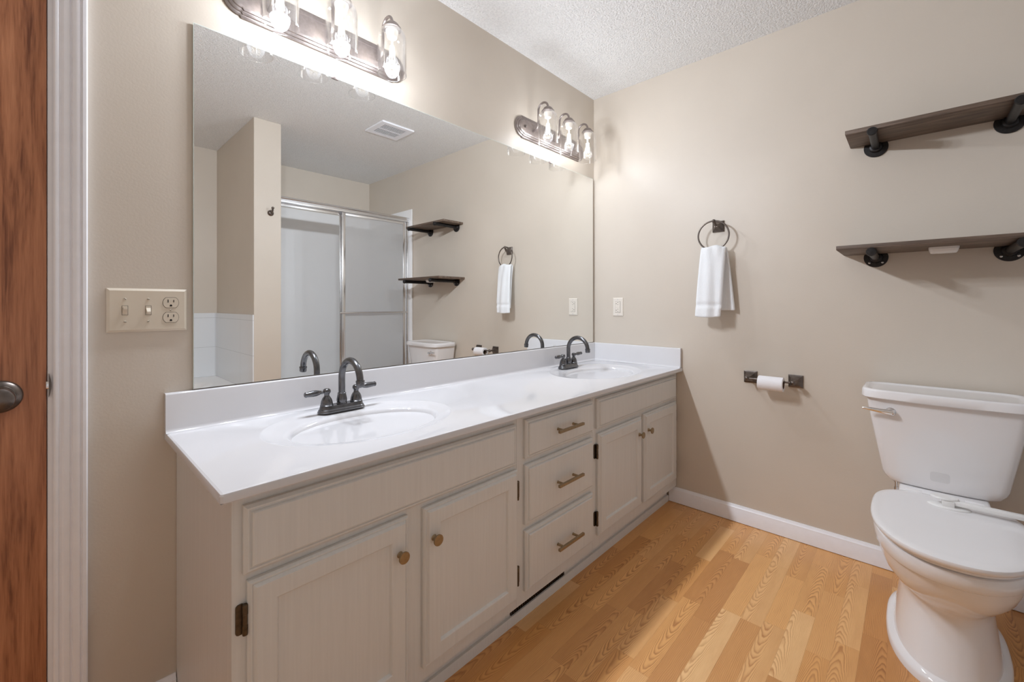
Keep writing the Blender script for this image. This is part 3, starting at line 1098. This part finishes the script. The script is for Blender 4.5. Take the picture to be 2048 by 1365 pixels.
b = MB()
rs = [egg(-.150, -.672, .146, .0005), egg(-.150, -.672, .146, .018), egg(-.152, -.668, .142, .026), egg(-.160, -.652, .127, .034),
      egg(-.165, -.640, .121, .07), egg(-.170, -.622, .113, .13), egg(-.165, -.610, .110, .175), egg(-.15, -.610, .112, .200),
      egg(-.14, -.624, .119, .218), egg(-.16, -.664, .137, .245), egg(-.19, -.714, .155, .285), egg(-.215, -.742, .1645, .325), egg(-.225, -.753, .168, .350),
      egg(-.228, -.756, .169, .3555), egg(-.229, -.7555, .1686, .3575), egg(-.231, -.765, .1725, .3595), egg(-.232, -.771, .1745, .364), egg(-.233, -.778, .1765, .395), egg(-.236, -.775, .1752, .403), egg(-.245, -.766, .170, .4065)]
bowl = obj('bowl', b.rings(rs), 'porcelain', to, smooth=45)
# tank shelf behind the seat
b = MB()
rs = [[(px, py, z) for px, py in rrect(-.15, TC, hx, hy, .02, 5)] for hx, hy, z in ((.12, .108, .33), (.128, .115, .40), (.128, .115, .431), (.124, .111, .435))]
obj('tank_shelf', b.rings(rs), 'porcelain', to, smooth=45)
# seat and lid
b = MB()
rs = [egg(-.30, -.768, .165, .4075), egg(-.295, -.774, .169, .410), egg(-.295, -.774, .169, .418), egg(-.298, -.770, .167, .421)]
obj('seat', b.rings(rs), 'porcelain', to, smooth=45)
b = MB()
rs = [egg(-.292, -.780, .172, .4205), egg(-.283, -.790, .1775, .4225), egg(-.280, -.795, .180, .427), egg(-.278, -.798, .1815, .434), egg(-.279, -.796, .180, .4395), egg(-.286, -.788, .175, .4425), egg(-.30, -.765, .162, .4432), egg(-.32, -.70, .12, .4437)]
lid = obj('seat_lid', b.rings(rs), 'porcelain', to, smooth=45)
for s in (-1, 1):
    obj('seat_hinge', MB().lathe([(.012, -.022), (.0125, -.02), (.0125, .02), (.012, .022)], (-.283, TC + s * .075, .436), (0, 1, 0), 18), 'porcelain', lid)


def tank_ring(xb, xf, hw, ch, z, r=.02):
    """plan outline of the tank: flat back, bowed front with chamfer-rounded corners"""
    pts = []
    m = 10
    for i in range(m + 1):            # front face from +y side to -y side, slight bow
        u = -1 + 2 * i / m
        pts.append((xf - .012 * (1 - u * u), TC - u * -1 * -1 * (hw - ch) * 1, z))
    pts.append((xf + ch * .28, TC - (hw - ch * .3), z))
    pts.append((xf + ch, TC - hw, z))
    pts.append((xb - ch * .9, TC - hw, z))
    pts.append((xb - ch * .3, TC - hw + ch * .35, z))
    pts.append((xb, TC - hw + ch * 1.1, z))
    pts.append((xb, TC + hw - ch * 1.1, z))
    pts.append((xb - ch * .3, TC + hw - ch * .35, z))
    pts.append((xb - ch * .9, TC + hw, z))
    pts.append((xf + ch, TC + hw, z))
    pts.append((xf + ch * .28, TC + (hw - ch * .3), z))
    return pts


def tring(xb, xf, hw, ch, z):
    pts = []
    m = 10
    for i in range(m + 1):
        u = 1 - 2 * i / m
        pts.append((xf - .010 * (1 - u * u), TC + u * (hw - ch), z))
    pts += [(xf + ch * .28, TC - (hw - ch * .28), z), (xf + ch, TC - hw, z), (xb - ch * .9, TC - hw, z), (xb - ch * .28, TC - hw + ch * .28, z), (xb, TC - hw + ch, z),
            (xb, TC + hw - ch, z), (xb - ch * .28, TC + hw - ch * .28, z), (xb - ch * .9, TC + hw, z), (xf + ch, TC + hw, z), (xf + ch * .28, TC + (hw - ch * .28), z)]
    return pts


b = MB()
rs = [tring(-.035, -.197, .128, .025, .4365), tring(-.030, -.205, .138, .025, .4385), tring(-.027, -.210, .148, .025, .446), tring(-.025, -.213, .159, .025, .461), tring(-.024, -.2145, .164, .025, .475),
      tring(-.022, -.232, .206, .028, .72), tring(-.022, -.235, .2095, .028, .752)]
tank = obj('tank', b.rings(rs), 'porcelain', to, smooth=50)
b = MB()
LW = .2245
rs = [tring(-.020, -.242, .212, .036, .7535), tring(-.018, -.254, LW - .002, .046, .7545), tring(-.016, -.2575, LW + .001, .047, .758), tring(-.017, -.2555, LW - .0005, .047, .782), tring(-.018, -.2535, LW - .002, .047, .786), tring(-.021, -.250, LW - .0055, .047, .7885),
      tring(-.030, -.240, LW - .015, .046, .7885), tring(-.034, -.235, LW - .020, .046, .7865), tring(-.042, -.226, LW - .029, .044, .7835), tring(-.046, -.222, LW - .033, .042, .783)]
obj('tank_lid', b.rings(rs), 'porcelain', to, smooth=50)
# flush lever on the tank's left front corner
b = MB()
b.lathe([(.0165, 0), (.0165, .003), (.014, .006), (.011, .008), (.011, .018), (.009, .021), (0, .022)], (-.2335, -1.452, .708), (-1, 0, 0), 26)
lv = obj('flush_lever', b, 'chrome', tank)
b = MB()
b.tube([(-.253, -1.455, .708), (-.256, -1.44, .709), (-.259, -1.42, .711), (-.261, -1.395, .714), (-.262, -1.375, .7155), (-.262, -1.370, .7155)], [.0115, .0105, .008, .0065, .0052, .003], 14)
obj('lever_arm', b, 'chrome', lv)
b = MB()
b.lathe([(.007, 0), (.007, .012), (.0045, .013), (.0045, .03), (.0075, .031), (.0075, .038), (0, .039)], (-.18, TC + .124, .400), (0, 0, 1), 14)
obj('tank_bolt', b, 'chrome', to)

# clear pad stuck on the tank front
def tank_front(z):
    k = (z - .475) / (.72 - .475)
    return -.213 - .010 - .019 * k
pts = rrect(-1.584, .492, .0255, .0175, .009, 5)
b = MB().rings([[(tank_front(z) + .0015, y, z) for y, z in pts], [(tank_front(z) - .0018, y, z) for y, z in pts]])
tag(obj('adhesive_pad', b, 'pad', None, (-.225, -1.584, .492)), 'clear adhesive pad stuck low on the toilet tank front', 'adhesive pad')

# child lock strapped across the lid
ZL = .4437
lk = thing('toilet_lock', (-.38, -1.585, ZL), 'white plastic child lock with arm across the toilet lid', 'toilet lock')
rs = []
for q, z in ((1, ZL + .0002), (1, ZL + .002), (.94, ZL + .0045), (.80, ZL + .006)):
    rs.append([(-.375 + .030 * q * math.cos(2 * PI * i / 36), -1.600 + .052 * q * math.sin(2 * PI * i / 36), z) for i in range(36)])
obj('base', MB().rings(rs), 'plastic', lk)
b = MB()
b.box(-.396, -.362, -1.613, -1.583, ZL + .005, ZL + .024, .003)
obj('housing', b, 'plastic', lk)
rs = []
for q, z in ((.9, ZL + .024), (1, ZL + .0255), (1, ZL + .029), (.94, ZL + .031), (.5, ZL + .0315)):
    rs.append([(-.372 + .024 * q * math.cos(2 * PI * i / 32), -1.590 + .034 * q * math.sin(2 * PI * i / 32), z) for i in range(32)])
obj('button', MB().rings(rs), 'plastic', lk)
b = MB()
b.box(-.392, -.366, -1.770, -1.606, ZL + .0125, ZL + .026, .003)
obj('arm', b, 'plastic', lk)
b = MB()
b.tube([(-.379, -1.768, ZL + .019), (-.379, -1.785, ZL + .019), (-.379, -1.80, ZL + .014), (-.379, -1.806, ZL - .002), (-.379, -1.803, ZL - .03)], .0085, 12)
obj('strap', b, 'greyplastic', lk)

# ------------------------------------------------------------------ behind the camera, seen in the mirror
# robe hook on the end of the partition
hk = thing('robe_hook', (-1.317, PY, 1.782), 'bronze robe hook on the end of the partition wall in the mirror', 'hook')
obj('rosette', MB().lathe([(.021, .0005), (.021, .004), (.019, .007), (.012, .011), (.009, .013)], (-1.317, PY, 1.775), (0, 1, 0), 28), 'bronze', hk)
b = MB()
b.tube([(-1.317, PY + .010, 1.778), (-1.317, PY + .030, 1.779), (-1.317, PY + .043, 1.787), (-1.317, PY + .047, 1.802)], [.0075, .0065, .006, .0055], 12)
b.ball((-1.317, PY + .0475, 1.805), .0095)
obj('hook', b, 'bronze', hk)
# ceiling exhaust vent
cv = thing('ceiling_vent', (-.645, -1.411, H), 'square white exhaust vent on the popcorn ceiling', 'vent')
x0, x1, y0, y1 = -.778, -.512, -1.538, -1.286
b = MB()
for (a0, a1, c0, c1) in ((x0, x1, y0, y0 + .035), (x0, x1, y1 - .035, y1), (x0, x0 + .042, y0 + .035, y1 - .035), (x1 - .042, x1, y0 + .035, y1 - .035)):
    b.box(a0, a1, c0, c1, H - .012, H - .0005)
obj('frame', b, 'trim', cv, smooth=0)
b = MB()
for i in range(14):
    x = x0 + .050 + i * .0128
    b.box(x, x + .0052, y0 + .035, y1 - .035, H - .0118, H - .008)
b.box(x0 + .04, x1 - .04, (y0 + y1) / 2 - .004, (y0 + y1) / 2 + .004, H - .012, H - .004)
obj('louvers', b, 'trim', cv, smooth=0)
obj('dark_duct_sheet', MB().box(x0 + .04, x1 - .04, y0 + .033, y1 - .033, H - .0022, H - .0006), 'dark', cv, smooth=0)  # near-black sheet on the solid ceiling, its colour standing for shade between louvers

# shower stall and sliding doors
SY = -2.125
sh = thing('shower_stall', (-.62, -2.5, 0), 'white shower stall panels behind the sliding glass doors', 'shower stall')
ST = 2.04
b = MB()
b.box(PX1 + .003, -.003, YR + .003, YR + .014, .09, ST, .002)
b.box(-.014, -.003, YR + .014, -2.062, .09, ST, .003)
b.box(PX1 + .003, PX1 + .014, YR + .014, -2.062, .09, ST, .003)
obj('wall_panel', b, 'surround', sh, smooth=30)
b = MB()
b.box(PX1 + .003, -.003, -2.20, -2.062, .0005, .10, .008)
b.box(PX1 + .003, -.003, YR + .014, -2.20, .0005, .05, .004)
obj('pan', b, 'surround', sh, smooth=30)
sd = thing('shower_door', (-.62, SY, .1), 'aluminium framed sliding shower doors with obscure glass panels', 'shower door')
HZ0, HZ1 = 1.915, 1.962
xa, xb = PX1 + .015, -.0145
b = MB()
hp = [(SY - .028, HZ0), (SY + .028, HZ0), (SY + .030, HZ0 + .012), (SY + .024, HZ0 + .018), (SY + .024, HZ0 + .022), (SY + .030, HZ0 + .030), (SY + .026, HZ0 + .042), (SY + .012, HZ1), (SY - .028, HZ1)]
b.prism_x(hp, xa, xb)
obj('header_track', b, 'aluminium', sd, smooth=40)
b = MB()
b.prism_x([(SY - .028, .1005), (SY + .03, .1005), (SY + .028, .125), (SY + .02, .13), (SY - .028, .13)], xa, xb)
obj('bottom_track', b, 'aluminium', sd, smooth=30)
for (q0, q1) in ((xa, xa + .028), (xb - .028, xb)):
    b = MB()
    b.box(q0, q1, SY - .026, SY + .026, .1305, HZ0 - .0005, .004)
    obj('side_jamb', b, 'aluminium', sd)


def sliding_panel(x0, x1, y, bar, gm):
    b = MB()
    z0, z1 = .135, HZ0 - .002
    b.box(x0, x0 + .032, y - .007, y + .007, z0, z1, .003)
    b.box(x1 - .032, x1, y - .007, y + .007, z0, z1, .003)
    b.box(x0 + .032, x1 - .032, y - .007, y + .007, z0, z0 + .03, .002)
    b.box(x0 + .032, x1 - .032, y - .007, y + .007, z1 - .026, z1, .002)
    fr = obj('panel_frame', b, 'aluminium', sd)
    obj('glass_panel', MB().box(x0 + .030, x1 - .030, y - .002, y + .002, z0 + .028, z1 - .024), gm, fr, smooth=0)
    if bar:
        b = MB()
        b.tube([(x0 - .03, y + .038, 1.04), (x1 - .005, y + .038, 1.04)], .008, 14)
        for x in (x0 + .016, x1 - .016):
            b.tube([(x, y + .006, 1.04), (x, y + .04, 1.04)], .007, 12)
        obj('towel_bar', b, 'aluminium', fr)


sliding_panel(-.690, -.050, SY + .012, True, 'obscure')
sliding_panel(xa + .003, -.665, SY - .012, False, 'clearpanel')

# garden tub with tiled deck beside the partition
tb = thing('bathtub', (-2.35, -2.4, 0), 'white tub with tiled deck in the alcove, seen at the mirror edge', 'bathtub')
CZs = CZ
CZ = .5
b = MB()
deck_patch(b, XL + .0005, PX0 - .0085, YR + .0085, PY - .02, -2.36, -2.41, [(.80, .38, 0, .5), (.795, .375, 0, .512), (.77, .35, 0, .516), (.74, .32, 0, .505), (.70, .29, 0, .40), (.62, .24, 0, .2), (.5, .16, 0, .12)], 96)
CZ = CZs
obj('basin', b, 'surround', tb, smooth=45)
obj('apron', MB().box(XL + .0005, PX0 - .0085, PY - .032, PY - .0195, .0005, .4995), 'tile', tb, smooth=0)
